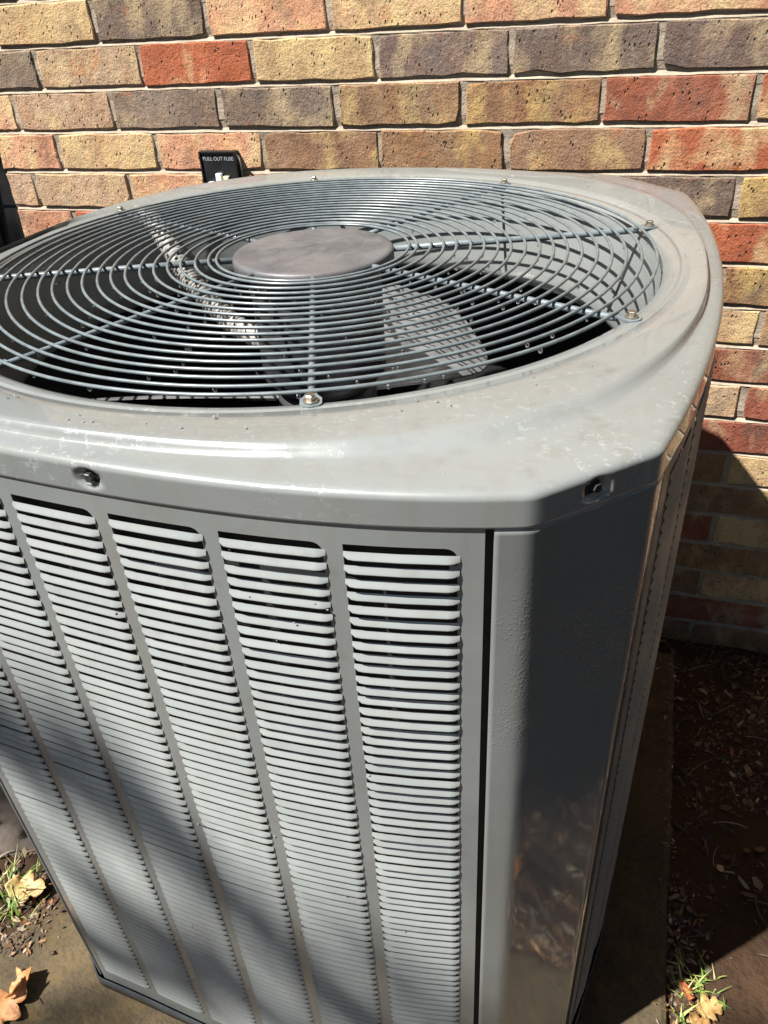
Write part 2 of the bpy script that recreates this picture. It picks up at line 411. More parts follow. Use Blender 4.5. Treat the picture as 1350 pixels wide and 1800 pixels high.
def brick_geo(hw, hh, rng):
    """irregular brick: front outline of 20 points, arris, sides; origin at the middle of its face"""
    nx = 7; A = []
    j = lambda a: rng.uniform(-a, a)
    for i in range(nx): A.append((-hw+2*hw*i/(nx-1), -hh))
    A.append((hw, -hh*0.33)); A.append((hw, hh*0.33))
    for i in range(nx): A.append((hw-2*hw*i/(nx-1), hh))
    A.append((-hw, hh*0.33)); A.append((-hw, -hh*0.33))
    A = [(x+j(.0014), z+j(.0016)) for x, z in A]
    for _ in range(rng.choice((0, 1, 1, 2))):
        k = rng.choice((0, nx-1, nx+2, 2*nx+1, rng.randrange(len(A)))); x, z = A[k]; A[k] = (x*0.975, z*0.90)
    n = len(A); dep = 0.016; v = []; f = []
    for x, z in A: v.append((x, dep, z))
    for x, z in A: v.append((x, 0.0016, z))
    for x, z in A: v.append((x-math.copysign(.0018, x), 0.0+j(.0004), z-math.copysign(.0018, z)))
    for q in range(2):
        for i in range(n): f.append((q*n+i, q*n+(i+1) % n, (q+1)*n+(i+1) % n, (q+1)*n+i))
    # front face as strip between lower and upper points
    b = 2*n
    lo = [b+i for i in range(nx)]; hi = [b+nx+2+i for i in range(nx)][::-1]
    f = [q for q in f if q]
    for i in range(nx-1):
        if i == 0: f.append((lo[0], lo[1], hi[1], hi[0], b+n-2, b+n-1))
        elif i == nx-2: f.append((lo[i], lo[i+1], b+nx, b+nx+1, hi[i+1], hi[i]))
        else: f.append((lo[i], lo[i+1], hi[i+1], hi[i]))
    return v, f
rng = random.Random(21)
field = []
JX, JZ = 0.0088/S, 0.0080/S
nb = 0
for row in range(-26, 19):
    zb = Z0-PITCH*row; zt = zb+PITCH-JZ
    base = 0.0 if row % 2 else EVEN
    edges = [XC]+[X0+LEN*(i+base) for i in range(-3, 12) if X0+LEN*(i+base) > XC+0.1]
    for e in range(len(edges)-1):
        xa, xb = edges[e]+(JX/2 if e else 0), edges[e+1]-JX/2
        xa += rng.uniform(-.006, .006) if e else 0; xb += rng.uniform(-.006, .006)
        cx, cz = (xa+xb)/2, (zb+zt)/2
        pts = [to_px(x, D, z) for x in (xa, cx, xb) for z in (zb, zt)]
        pts = [p for p in pts if p]
        vis = row >= -2 and any(-5 < p[0] < 1355 and -5 < p[1] < 1805 and not behind_unit(p) for p in pts) and row < 18
        geo = brick_geo((xb-xa)/2*S, (zt-zb)/2*S, rng)
        dy = rng.uniform(-.0012, .0012)
        if vis:
            letters = ROWS.get(row, 'TBPYDRNB'); L = letters[e % len(letters)]
            b = mesh('brick', geo[0], geo[1], M['brick'], wall, loc=W(cx, D, cz)-W(0, D, -2.85)+Vector((0, dy, 0)))
            b.rotation_euler = (0, rng.uniform(-.004, .004), 0)
            c, t2 = PAL[L]; k = rng.uniform(.88, 1.12)
            b.color = (c[0]*k, c[1]*k*rng.uniform(.96, 1.04), c[2]*k, 1); b['tint'] = list(t2); b['patch'] = PATCH[L]*rng.uniform(.8, 1.2)
            nb += 1
        else:
            o = W(cx, D, cz)-W(0, D, -2.85)
            field.append(([(x+o.x, y+o.y+dy, z+o.z) for x, y, z in geo[0]], geo[1]))
v, f = merge(field)
o = mesh('brick', v, f, M['brick'], wall); o['kind'] = 'stuff'; o.color = (.30, .19, .115, 1); o['tint'] = [.5, .36, .15]; o['patch'] = .5
H = 28*PITCH*S
xa_, xb_ = (XC+0.012)*S, (X0+LEN*11.2)*S
parts = [box(xa_, 0.0068, -0.25, xb_, 0.12, 45.2*PITCH*S-0.32)]
rm = random.Random(4); nxm = 150
mv, mf = [], []
for row in range(-26, 20):
    zt_ = (Z0-PITCH*row)*S+2.85*S; zb_ = zt_-JZ*S          # joint under the bricks of this row
    prof_ = [(.0035, zt_+.012), (.0056, zt_+.0010), (.0062, zt_-.0012), (.0040, zt_-JZ*S*.45), (.0010, zb_+.0010), (.0018, zb_-.0012), (.0032, zb_-.012)]
    b0 = len(mv)
    for q in range(nxm+1):
        x = xa_+(xb_-xa_)*q/nxm
        for y_, z_ in prof_: mv.append((x, y_+rm.uniform(-.0006, .0006), z_+rm.uniform(-.0005, .0005)))
    n_ = len(prof_)
    for q in range(nxm):
        for w_ in range(n_-1): mf.append((b0+q*n_+w_, b0+q*n_+w_+1, b0+(q+1)*n_+w_+1, b0+(q+1)*n_+w_))
    # perpend strip behind the vertical joints of the course below
    zz = zb_-(PITCH-JZ)*S
    b0 = len(mv)
    mv += [(xa_, .0033, zb_-.012), (xb_, .0033, zb_-.012), (xb_, .0033, zz+.012), (xa_, .0033, zz+.012)]; mf.append((b0, b0+3, b0+2, b0+1))
parts.append((mv, mf))
v, f = merge(parts)
mesh('mortar_bed', v, f, M['mortar'], wall)

# ---- eave of the house above the picture
ev = empty('roof_eave', W(0, D, 0))
tag(ev, 'overhanging roof eave above the brick wall', 'eave')
ztop = (Z0+PITCH*27)*S
mesh('soffit', *box((XC-0.8)*S, -0.36, ztop-0.03, X0*S+12*LEN*S, 0.2, ztop), M['eave'], ev)
mesh('fascia', *box((XC-0.8)*S, -0.385, ztop-0.05, X0*S+12*LEN*S, -0.362, ztop+0.14), M['eave'], ev)
mesh('roof_slope', [(-3, -0.42, ztop+0.145), (4, -0.42, ztop+0.145), (4, 3.5, ztop+1.9), (-3, 3.5, ztop+1.9), (-3, -0.42, ztop+0.175), (4, -0.42, ztop+0.175), (4, 3.5, ztop+1.93), (-3, 3.5, ztop+1.93)],
     [(0, 3, 2, 1), (4, 5, 6, 7), (0, 1, 5, 4), (1, 2, 6, 5), (2, 3, 7, 6), (3, 0, 4, 7)], M['roof'], ev)

# ---- dark board fence beyond the corner of the house
fe = empty('board_fence', W(-4.2, 3.1, -2.72))
tag(fe, 'black horizontal board fence past the left end of the brick wall', 'fence')
for k in range(11):
    b = mesh('board', *box(-1.3, -0.01, 0.04+0.128*k, 1.2, 0.012, 0.158+0.128*k), M['fence'], fe); b.rotation_euler = (R(-5), 0, 0)
for x in (-1.25, 0.0, 1.15): mesh('fence_post', *box(x-.045, 0.03, 0, x+.045, .12, 1.55), M['fence'], fe)

# ================================================================ AIR CONDITIONER
BH = 2.38
def U(u, v, z): return Vector((u*S, v*S, (z+BH)*S))     # unit local frame, origin at base centre
unit = empty('air_conditioner', W(0, 0, -BH), (0, 0, R(UROT)))
tag(unit, 'grey outdoor air conditioner with louvered sides and round fan grille', 'air conditioner')

# ---- top cover
def bevel_pt(u, v):
    a, b, nn = 1.045, 1.13, 2.4
    cu = u-0.03; r = (abs(cu/(a-0.0))**nn+abs(v/b)**nn)**(-1/nn)
    return (0.03+cu*r, v*r)
rings = []
def circ(r): return [(r*math.cos(math.atan2(y, x)), r*math.sin(math.atan2(y, x))) for x, y in OUT]
dimples = []
def nearest(u, v): return min(range(NO), key=lambda i: (OUT[i][0]-u)**2+(OUT[i][1]-v)**2)
d1 = nearest(0.035, -1.218); d2 = nearest(0.885, -1.055)
prof = []
for r, z in ((.972, -.030), (.976, -.014), (.984, -.003), (.995, .0015), (1.008, .004)): prof.append((circ(r), [z]*NO))
BV = [bevel_pt(*p) for p in OUT]
def blend(A, B, t): return [(a[0]+(b[0]-a[0])*t, a[1]+(b[1]-a[1])*t) for a, b in zip(A, B)]
C0 = circ(1.008)
g_in = [(lambda a, r: (r*math.cos(a), r*math.sin(a)))(math.atan2(y, x), 1.018) for x, y in OUT]
prof.append((circ(1.016), [.0055]*NO)); prof.append((circ(1.021), [.0012]*NO)); prof.append((circ(1.027), [.0072]*NO))
C1 = circ(1.027)
for t, z in ((.3, .0105), (.6, .0138), (.88, .0162)): prof.append((blend(C1, BV, t), [z]*NO))
OI = [off(i, -.031) for i in range(NO)]
for t, z in ((0.0, .0175), (.07, .0165), (.16, .0075), (.25, -.0010), (.33, -.0035), (.6, -.0040), (.8, -.0045)): prof.append((blend(BV, OI, t), [z]*NO))
prof.append((OI, [-.0052]*NO))
prof.append(([off(i, -.019) for i in range(NO)], [-.0070]*NO)); prof.append(([off(i, -.0128) for i in range(NO)], [-.0115]*NO))
for z in (-.017, -.021, -.0245, -.028, -.031, -.034, -.038, -.042, -.046, -.050, -.054, -.058, -.062, -.066, -.070):
    ring = []
    for i in range(NO):
        dd = 0
        for c in (d1, d2):
            k = min(abs(i-c), NO-abs(i-c))*STEP
            q = (k/.026)**2+((z+.040)/.021)**2
            dd = max(dd, .016*min(1, (1-q)*1.8) if q < 1 else 0)
        ring.append(off(i, -.0100-dd))
    prof.append((ring, [z]*NO))
prof.append(([off(i, -.014) for i in range(NO)], [-.0715]*NO)); prof.append(([off(i, -.017) for i in range(NO)], [-.05]*NO))
v = []; f = []
for ring, zs in prof:
    for (a, b), z in zip(ring, zs): v.append(U(a, b, z))
for q in range(len(prof)-1):
    for i in range(NO): f.append((q*NO+i, (q+1)*NO+i, (q+1)*NO+(i+1) % NO, q*NO+(i+1) % NO))
f = [tuple(reversed(q)) for q in f]
f = [tuple(reversed(q)) for q in f]
cover = mesh('top_cover', v, f, M['paint_top'], unit, True)

def hexbolt(name, pos, normal, r, h, mat, parent, washer=1.5):
    prof = [(r*washer, 0), (r*washer, h*.25), (r*1.25, h*.3)]
    a = lathe(prof, 20)
    hv = []; hf = []
    for z, rr in ((h*.28, r), (h*.9, r), (h, r*.85)):
        for k in range(6): hv.append((rr*math.cos(k*math.pi/3), rr*math.sin(k*math.pi/3), z))
    for q in range(2):
        for k in range(6): hf.append((q*6+k, q*6+(k+1) % 6, (q+1)*6+(k+1) % 6, (q+1)*6+k))
    hf.append(tuple(12+k for k in range(6)))
    v, f = merge([a, (hv, hf), ([(r*1.25*math.cos(k*.314), r*1.25*math.sin(k*.314), h*.3) for k in range(20)], [tuple(range(20))])])
    o = mesh(name, v, f, mat, parent, loc=pos)
    o.rotation_euler = Vector(normal).to_track_quat('Z', 'Y').to_euler()
    return o
for c in (d1, d2):
    p = off(c, -.0262); q = off(c, -.0285)
    hexbolt('cover_bolt', U(p[0], p[1], -.039), (NRM[c][0], NRM[c][1], 0), .0031, .006, M['bolt'], unit, 1.5)

# ---- shroud
v, f = lathe([(r*S, (z+BH)*S) for r, z in ((.972, -.028), (.968, -.05), (.955, -.12), (.94, -.20), (.928, -.26), (.922, -.295), (.928, -.315), (.94, -.325), (.955, -.322))], 128)
f = [tuple(reversed(q)) for q in f]
mesh('fan_shroud', v, f, M['paint'], unit, True)
# outer skin of the shroud, so the cabinet below it stays dark
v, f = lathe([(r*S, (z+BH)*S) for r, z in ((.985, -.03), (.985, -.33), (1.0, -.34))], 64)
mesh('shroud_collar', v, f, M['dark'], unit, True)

# ---- grille
grille = empty('fan_grille', U(0, 0, 0), parent=unit)
PH = -1.20850-R(UROT)
radii = [.280, .303]+[.303+.0385*k for k in range(1, 18)]
def torus(r, t, z, n=160, k=7):
    v, f = [], []
    for i in range(n):
        a = 2*math.pi*i/n
        wob = .0010*math.sin(3*a+r*40)+.0007*math.sin(5*a+r*71)
        for j in range(k):
            b = 2*math.pi*j/k; rr = r+wob+t*math.cos(b)
            v.append((rr*math.cos(a)*S, rr*math.sin(a)*S, (z+t*math.sin(b))*S))
    for i in range(n):
        for j in range(k): f.append((i*k+j, ((i+1) % n)*k+j, ((i+1) % n)*k+(j+1) % k, i*k+(j+1) % k))
    return v, f
for r in radii:
    mesh('ring', *torus(r, .0042, .0107), M['wire'], grille, True)
SPK = [.0076, .0082, .0092, .0064, .0074, .0068, .0092, .0064]
for k in range(8):
    a = PH+k*math.pi/4; t = SPK[k]; e = Vector((math.cos(a), math.sin(a), 0)); s_ = Vector((-e.y, e.x, 0))
    zc = .0064-t
    path = [e*(rr*S)+Vector((0, 0, z*S)) for rr, z in ((.20, zc), (.5, zc), (.80, zc), (.945, zc), (.962, zc*.8+.001))]
    sp = mesh('spoke', *tube(path, t*S, 10), M['rod'], grille, True)
    # flattened end tab and its screw
    w = .021
    tv = []
    for rr, ww in ((.945, .008), (.968, .013), (.982, w), (1.004, w), (1.014, .015), (1.017, .004)):
        for s in (-1, 1):
            for z in (.0035, .0075): tv.append(e*(rr*S)+s_*(s*ww*S)+Vector((0, 0, z*S)))
    tf = [(0, 2, 3, 1)]
    for q in range(5):
        b = q*4; tf += [(b+1, b+3, b+7, b+5), (b, b+4, b+6, b+2), (b, b+1, b+5, b+4), (b+2, b+6, b+7, b+3)]
    tf.append((20, 21, 23, 22))
    mesh('spoke_tab', tv, tf, M['rod'], grille)
    p = e*(.995*S)+Vector((0, 0, .0078*S))
    hexbolt('screw', p, (0, 0, 1), .0034, .0048, M['zinc'], grille, 1.45)
v, f = lathe([(r*S, z*S) for r, z in ((0.0005, .0150), (.06, .0153), (.12, .0150), (.18, .0146), (.2195, .0138), (.2290, .0122), (.2345, .0075), (.2362, .001), (.236, -.022), (.225, -.03))], 96)
hub = mesh('hub_plate', v, f, M['hub'], grille, True)

# ---- motor, fan, conduit
v, f = lathe([(r*S, (z+BH)*S) for r, z in ((.19, -.02), (.195, -.05), (.195, -.36), (.16, -.40), (.03, -.40), (.03, -.52), (.0005, -.52))], 40)
mesh('motor', v, f, M['motor'], unit, True)
fan = empty('fan', U(0, 0, -.47), parent=unit)
v, f = lathe([(r*S, z*S) for r, z in ((.0005, .06), (.12, .06), (.16, .04), (.16, -.06), (.0005, -.07))], 32)
mesh('fan_hub', v, f, M['motor'], fan, True)
def blade_geo():
    v, f = [], []; nr, nc = 12, 16
    for side in (0, 1):
        for i in range(nr+1):
            r = .15+.73*i/nr; span = R(38)*(0.75+0.25*math.sin(math.pi*i/nr*.8))*(1 if i < nr-3 else math.sqrt(max(0.02, 1-((i-nr+3)/3.15)**2)))
            for j in range(nc+1):
                t = j/nc-0.5; a = t*span+0.10*i/nr
                z = t*span*r*0.55+0.02*(1-(2*t)**2)+0.006*math.sin(j*math.pi/2)*min(1, i/4) - side*.006
                v.append((r*math.cos(a)*S, r*math.sin(a)*S, z*S))
    for side in (0, 1):
        b = side*(nr+1)*(nc+1)
        for i in range(nr):
            for j in range(nc):
                q = (b+i*(nc+1)+j, b+(i+1)*(nc+1)+j, b+(i+1)*(nc+1)+j+1, b+i*(nc+1)+j+1)
                f.append(q if side == 0 else tuple(reversed(q)))
    return v, f
bg_ = blade_geo(); bme = None
for k, a in enumerate((70, 190, 310)):
    if bme is None:
        o = mesh('blade', bg_[0], bg_[1], M['blade'], fan, True); bme = o.data
    else: o = link('blade', bme, fan)
    o.rotation_euler = (0, 0, R(a))
cp = [U(-.90, .50, -.03), U(-.808, .45, -.04), U(-.737, .379, -.065), U(-.649, .290, -.10), U(-.587, .240, -.15), U(-.524, .204, -.20), U(-.45, .175, -.25), U(-.36, .14, -.30), U(-.18, .08, -.34)]
def spline(P, n):
    out = []
    for i in range(len(P)-1):
        p0, p1, p2, p3 = P[max(i-1, 0)], P[i], P[i+1], P[min(i+2, len(P)-1)]
        for k in range(n):
            t = k/n
            out.append(0.5*((2*p1)+(p2-p0)*t+(2*p0-5*p1+4*p2-p3)*t*t+(3*p1-p0-3*p2+p3)*t**3))
    out.append(P[-1]); return out
cpp = spline(cp, 24)
mesh('motor_conduit', *tube(cpp, [(.033+.005*math.sin(i*1.57*1.1))*S for i in range(len(cpp))], 12), M['conduit'], unit, True)
# ---- coil (dark finned box) and cabinet floor
cv, cf = [], []
idx = list(range(0, NO, 2)); n = len(idx)
for z in (-.34, -2.24):
    for i in idx: cv.append(U(*off(i, -.075), z))
for k in range(n): cf.append((k, (k+1) % n, n+(k+1) % n, n+k))
cv2, cf2 = [], []
for z in (-.06, -2.24):
    for i in idx: cv2.append(U(*off(i, -.055), z))
for k in range(n): cf2.append((k, n+k, n+(k+1) % n, (k+1) % n))
mesh('coil', *merge([(cv, cf), (cv2, [tuple(reversed(q)) for q in cf2])]), M['dark'], unit)
fl = [U(*off(i, -.03), -2.24) for i in idx]
mesh('cabinet_floor', fl, [tuple(range(n))], M['soil'], unit)

# ---- side panels
def panel(name, i0, i1, cols, ztop, zbot, hz0, hz1, inset=-.0135, mat=None):
    """plate along outline samples i0..i1 with rectangular rounded openings; cols = list of (s0,s1) in outline samples (float)"""
    def P(s, z, d=0.0):
        i = int(math.floor(s)); t = s-i
        a, b = off(i, inset+d), off(i+1, inset+d)
        return U(a[0]+(b[0]-a[0])*t, a[1]+(b[1]-a[1])*t, z)
    v, f = [], []
    def quadstrip(s0, s1, z0, z1):
        k = max(1, int((s1-s0)/4)); base = len(v)
        for q in range(k+1):
            s = s0+(s1-s0)*q/k; v.append(P(s, z0)); v.append(P(s, z1))
        for q in range(k): f.append((base+2*q, base+2*q+2, base+2*q+3, base+2*q+1))
    edges = [i0]+[e for c in cols for e in c]+[i1]
    for k in range(0, len(edges), 2): quadstrip(edges[k], edges[k+1], hz1, hz0)
    quadstrip(i0, i1, hz0, ztop); quadstrip(i0, i1, zbot, hz1)
    rr = .020
    for s0, s1 in cols:
        for sx, sd in ((s0, 1), (s1, -1)):
            for zz, zd in ((hz0, -1), (hz1, 1)):
                if sd == 1 and zd == -1: continue
                base = len(v); v.append(P(sx, zz))
                for q in range(6):
                    a = math.pi/2*q/5; v.append(P(sx+sd*rr/STEP*(1-math.sin(a)), zz+zd*rr*(1-math.cos(a))))
                for q in range(5):
                    t = (base, base+1+q, base+2+q); f.append(t if sd*zd > 0 else tuple(reversed(t)))
    o = mesh(name, v, f, mat or M['paint'], unit)
    sm = o.modifiers.new('thickness', 'SOLIDIFY'); sm.thickness = .0016; sm.offset = -1
    # folded edges
    return o, P
LP, LH, LE = .0288, .0123, .0091
def louver_geo(P, s0, s1, full=True):
    """one pressed louver: top edge in the plate, lower lip standing proud, pinched at both ends; relative to z=0"""
    v, f = [], []
    pr = [(0.0008, 0.0), (.30*LE, -.26*LH), (.66*LE, -.60*LH), (.93*LE, -.90*LH), (LE, -LH), (.90*LE, -1.10*LH), (.62*LE, -1.05*LH)]
    ts = [(0, .45, .62, 0), (.045, .9, .95, 0), (.10, 1, 1, 0), (.5, 1, 1, 0), (.91, 1, 1, 0), (.965, .85, 1, 0), (1.0, .25, .96, .0042)] if full else [(0, .6, .7, 0), (.5, 1, 1, 0), (1, .4, 1, .003)]
    for t, kd, kz, ov in ts:
        for d, z in pr:
            p = P(s0+(s1-s0)*t+ov/STEP, 0, d*kd+.0006); v.append(Vector((p.x, p.y, z*kz*S)))
    n = len(pr)
    for q in range(len(ts)-1):
        for j in range(n-1): f.append((q*n+j, q*n+j+1, (q+1)*n+j+1, (q+1)*n+j))
    return v, f
def s_at(u):   # outline sample on the front face with this u
    c = [i for i in range(0, int(1.5/STEP))]
    i = min(c, key=lambda k: abs(OUT[k][0]-u)+(9 if OUT[k][1] > -0.95 else 0)); return float(i)+ (u-OUT[i][0])/max(OUT[i+1][0]-OUT[i][0], 1e-6)
cols = [(s_at(.496-.2235*k), s_at(.684-.2235*k)) for k in range(5, -1, -1)]
fp, PF = panel('front_panel', s_at(-.657), s_at(.727), cols, -.055, -2.34, -.112, -2.26)
NROW = int((2.26-.112)/LP)
rest = []; rl0 = random.Random(2)
for c in range(6):
    gv_, gf_ = louver_geo(PF, *cols[c]); me = None
    for r in range(NROW):
        z = -.112-.014-LP*r
        if r < 50:
            if me is None:
                o = mesh('louver', gv_, gf_, M['slat'], fp, True); me = o.data
            else: o = link('louver', me, fp)
            o.location = (rl0.uniform(-.0003, .0003), rl0.uniform(-.0003, .0003), (z+BH)*S+rl0.uniform(-.0003, .0003)); o.rotation_euler = (rl0.uniform(-.0012, .0012), rl0.uniform(-.0008, .0008), 0)
        else: rest.append(([(p.x, p.y, p.z+(z+BH)*S) for p in gv_], gf_))
o = mesh('louver', *merge(rest), M['slat'], fp, True); o['kind'] = 'stuff'
# other three louvered sides
def find(u, v): return float(nearest(u, v))
def side(name, a, b, ncol):
    i0, i1 = a+4, b-4; w = (i1-i0-7)/ncol
    cc = [(i0+6+w*k, i0+6+w*k+w-4.5) for k in range(ncol)]
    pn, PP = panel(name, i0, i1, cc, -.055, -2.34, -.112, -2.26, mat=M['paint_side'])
    rr = []
    for s0, s1 in cc:
        gv_, gf_ = louver_geo(PP, s0, s1, False)
        for r in range(NROW):
            z = -.126-LP*r; rr.append(([(p.x, p.y, p.z+(z+BH)*S) for p in gv_], gf_))
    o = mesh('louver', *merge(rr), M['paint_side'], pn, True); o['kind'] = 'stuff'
iR0, iR1 = find(.988, -.965), find(1.048, .87); iB0, iB1 = find(.81, 1.14), find(-.62, 1.16); iL0, iL1 = find(-.94, .88), find(-.94, -.92)
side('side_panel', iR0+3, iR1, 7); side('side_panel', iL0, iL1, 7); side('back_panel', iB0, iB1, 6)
# corner posts: smooth folded sheet with a top fold
def post(name, i0, i1, mat):
    v, f = [], []; i0 = int(i0); i1 = int(i1)
    zs = [(-.058, -.022), (-.0755, -.0135), (-.0795, -.0105), (-.085, -.0112), (-.6, -.0112), (-1.2, -.0112), (-1.8, -.0112), (-2.34, -.0112)]
    ii = [i0+ (i1-i0)*k/(max(1, (i1-i0))) for k in range(i1-i0+1)]
    for z, d in zs:
        a = off(i0, -.03); v.append(U(a[0], a[1], z))
        for i in ii:
            q = off(int(round(i)), d); v.append(U(q[0], q[1], z))
        a = off(i1, -.03); v.append(U(a[0], a[1], z))
    n = len(ii)+2
    for k in range(len(zs)-1):
        for j in range(n-1): f.append((k*n+j, (k+1)*n+j, (k+1)*n+j+1, k*n+j+1))
    o = mesh(name, v, f, mat, unit, True)
    return o
iF1 = s_at(.727)
sv, sf = [], []
for i_ in range(int(iF1)-6, int(iF1)+9):
    for z_ in (-.06, -2.33):
        sv.append(U(*off(i_, -.030), z_))
for q_ in range(14): sf.append((2*q_, 2*q_+2, 2*q_+3, 2*q_+1))
mesh('added_seam_shade_strip', sv, sf, M['dark'], unit)  # dark strip added behind the seam so the gap looks unlit
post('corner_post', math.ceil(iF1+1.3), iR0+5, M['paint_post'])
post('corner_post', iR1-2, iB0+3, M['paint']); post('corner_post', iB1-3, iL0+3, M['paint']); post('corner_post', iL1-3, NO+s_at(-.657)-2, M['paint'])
# base pan
v, f = [], []
zs = [(-2.325, -.004), (-2.332, .002), (-2.38, .002), (-2.38, -.05)]
for z, d in zs:
    for i in idx: v.append(U(*off(i, d), z))
for k in range(len(zs)-1):
    for j in range(n): f.append((k*n+j, (k+1)*n+j, (k+1)*n+(j+1) % n, k*n+(j+1) % n))
f = [tuple(q) for q in f]
mesh('base_pan', v, f, M['base'], unit, True)

# ================================================================ DISCONNECT SWITCH ON THE WALL
YB = D-.04
sw = empty('disconnect_switch', W(-1.187, D, -.195))
tag(sw, 'small open black electrical disconnect box on the brick wall behind the air conditioner', 'switch box')
o = mesh('enclosure', *merge([box(-.034, -.004, -.05, .034, .0, .058), box(-.034, -.014, -.05, -.0315, -.004, .058), box(.0315, -.014, -.05, .034, -.004, .058), box(-.0315, -.014, .0555, .0315, -.004, .058)]), M['black'], sw)
mesh('dead_front', *box(-.030, -.011, -.05, .030, -.0042, .055), M['black'], sw)
fc = bpy.data.curves.new('lettering', 'FONT'); fc.body = 'PULL OUT FUSE'; fc.size = .0082; fc.align_x = 'CENTER'; fc.extrude = .0002
fo = bpy.data.objects.new('lettering', fc); COL.objects.link(fo); fo.parent = sw; fo.location = (0, -.0113, .0435); fo.rotation_euler = (R(90), 0, 0)
lm = bpy.data.meshes.new_from_object(fo); lm.materials.clear(); lm.materials.append(M['ink'])
bpy.data.objects.remove(fo); bpy.data.curves.remove(fc)
fo = link('lettering', lm, sw, (0, -.0113, .0435)); fo.rotation_euler = (R(90), 0, 0)
bevel(mesh('pull_handle', *merge([box(-.022, -.020, .004, .014, -.0112, .0105), box(-.006, -.019, .0107, .0045, -.0112, .024)]), M['white'], sw), .001)
bevel(mesh('fuse_cap', *box(.0075, -.018, .0108, .0175, -.0112, .0195), M['ivory'], sw), .001)
lt = [Vector((.034, -.010, .052)), Vector((.046, -.022, .047)), Vector((.052, -.030, .02)), Vector((.048, -.028, -.02)), Vector((.04, -.012, -.045))]
mesh('cover_strap', *tube(spline(lt, 6), .0022, 8), M['black'], sw, True)

# ================================================================ LITTER, LEAVES, GRASS, STONE
def colored(name, geos, mat, parent=None):
    """geos: list of (verts, faces, rgb)"""
    V, F, Cc = [], [], []
    for v, f, c in geos:
        o = len(V); V += [tuple(p) for p in v]; F += [tuple(i+o for i in q) for q in f]; Cc += [c]*len(f)
    me = bpy.data.meshes.new(name); me.from_pydata(V, [], F); me.update()
    at = me.attributes.new('col', 'FLOAT_COLOR', 'FACE')
    flat = []
    for c in Cc: flat += [c[0], c[1], c[2], 1.0]
    at.data.foreach_set('color', flat)
    me.materials.append(mat)
    return link(name, me, parent)
rl = random.Random(5)
def on_pad(x, y): return inside((x, y), [(a, b) for a, b in pad_out])
def chip(x, y, z, s):
    a = rl.uniform(0, 6.28); ti = rl.uniform(-.7, .7); k = rl.randint(4, 6); v = []
    asp = rl.uniform(.2, .6)
    for i in range(k):
        w = 2*math.pi*i/k; px, py = s*math.cos(w)*rl.uniform(.7, 1.1), s*asp*math.sin(w)*rl.uniform(.7, 1.1)
        v.append(Vector((x+px*math.cos(a)-py*math.sin(a), y+px*math.sin(a)+py*math.cos(a), z+px*math.sin(ti)+rl.uniform(0, .25)*s)))
    v.append(Vector((x+rl.uniform(-.3, .3)*s, y+rl.uniform(-.3, .3)*s, z+rl.uniform(.05, .3)*s)))
    return v, [(i, (i+1) % k, k) for i in range(k)]
LC = [(.19, .115, .06), (.30, .18, .085), (.12, .075, .05), (.36, .26, .15), (.08, .055, .04), (.42, .34, .24), (.24, .10, .04), (.16, .12, .09)]
geos = []
def scatter(n, fx, fy, size, dark=1.0, padok=False):
    for _ in range(n):
        x, y = fx(), fy()
        p = on_pad(x, y)
        if p and not padok: continue
        w = W(x, y, -2.38 if p else soil_z(x, y)); c = rl.choice(LC); k = rl.uniform(.25, .7)*dark if rl.random() < .88 else rl.uniform(.9, 1.4)*dark
        v, f = chip(w.x, w.y, w.z+.002, rl.uniform(*size)); geos.append((v, f, tuple(min(.8, q*k) for q in c)))
U_ = rl.uniform
for _ in range(90):
    cx_, cy_ = U_(1.38, 2.6), U_(-.25, 1.73); sp_ = U_(.04, .14)
    scatter(70, lambda: rl.gauss(cx_, sp_), lambda: min(1.73, rl.gauss(cy_, sp_)), (.0012, U_(.003, .007)), .7)
scatter(260, lambda: U_(1.35, 2.7), lambda: U_(-.25, 1.73), (.006, .013), .9)
scatter(900, lambda: 1.33+abs(rl.gauss(0, .07)), lambda: U_(-1.9, -.2), (.002, .008))
scatter(1500, lambda: U_(1.32, 2.3), lambda: U_(-2.2, -.85), (.003, .012))
scatter(2600, lambda: U_(-2.3, -.98), lambda: U_(-1.2, 1.2), (.002, .009))
scatter(420, lambda: -1.08+rl.gauss(0, .05), lambda: U_(-1.15, -.6), (.002, .006), 1, True)
scatter(240, lambda: 1.335+rl.gauss(0, .03), lambda: U_(-.9, 1.4), (.002, .005), 1, True)
for _ in range(240):     # twigs
    if rl.random() < .7: x, y = U_(1.38, 2.5), U_(-.4, 1.7)
    else: x, y = U_(-2.2, -1.2), U_(-1.0, .6)
    if on_pad(x, y): continue
    w = W(x, y, soil_z(x, y)); a = U_(0, 6.28); l = U_(.012, .06); r = U_(.0006, .0018); b = U_(-.5, .5)
    P = [w+Vector((math.cos(a+b*t)*l*t, math.sin(a+b*t)*l*t, .003+.004*math.sin(t*2.4))) for t in (0, .35, .7, 1)]
    v, f = tube(P, [r, r*.95, r*.8, r*.5], 5); c = rl.choice([(.10, .065, .04), (.15, .10, .07), (.07, .05, .035), (.07, .05, .035), (.26, .20, .15)]); geos.append((v, f, c))
lit = colored('leaf_litter', geos, M['litter'])
lit['kind'] = 'stuff'; lit['label'] = 'brown leaf crumbs and twigs strewn on the soil beside the concrete slab'; lit['category'] = 'leaf litter'

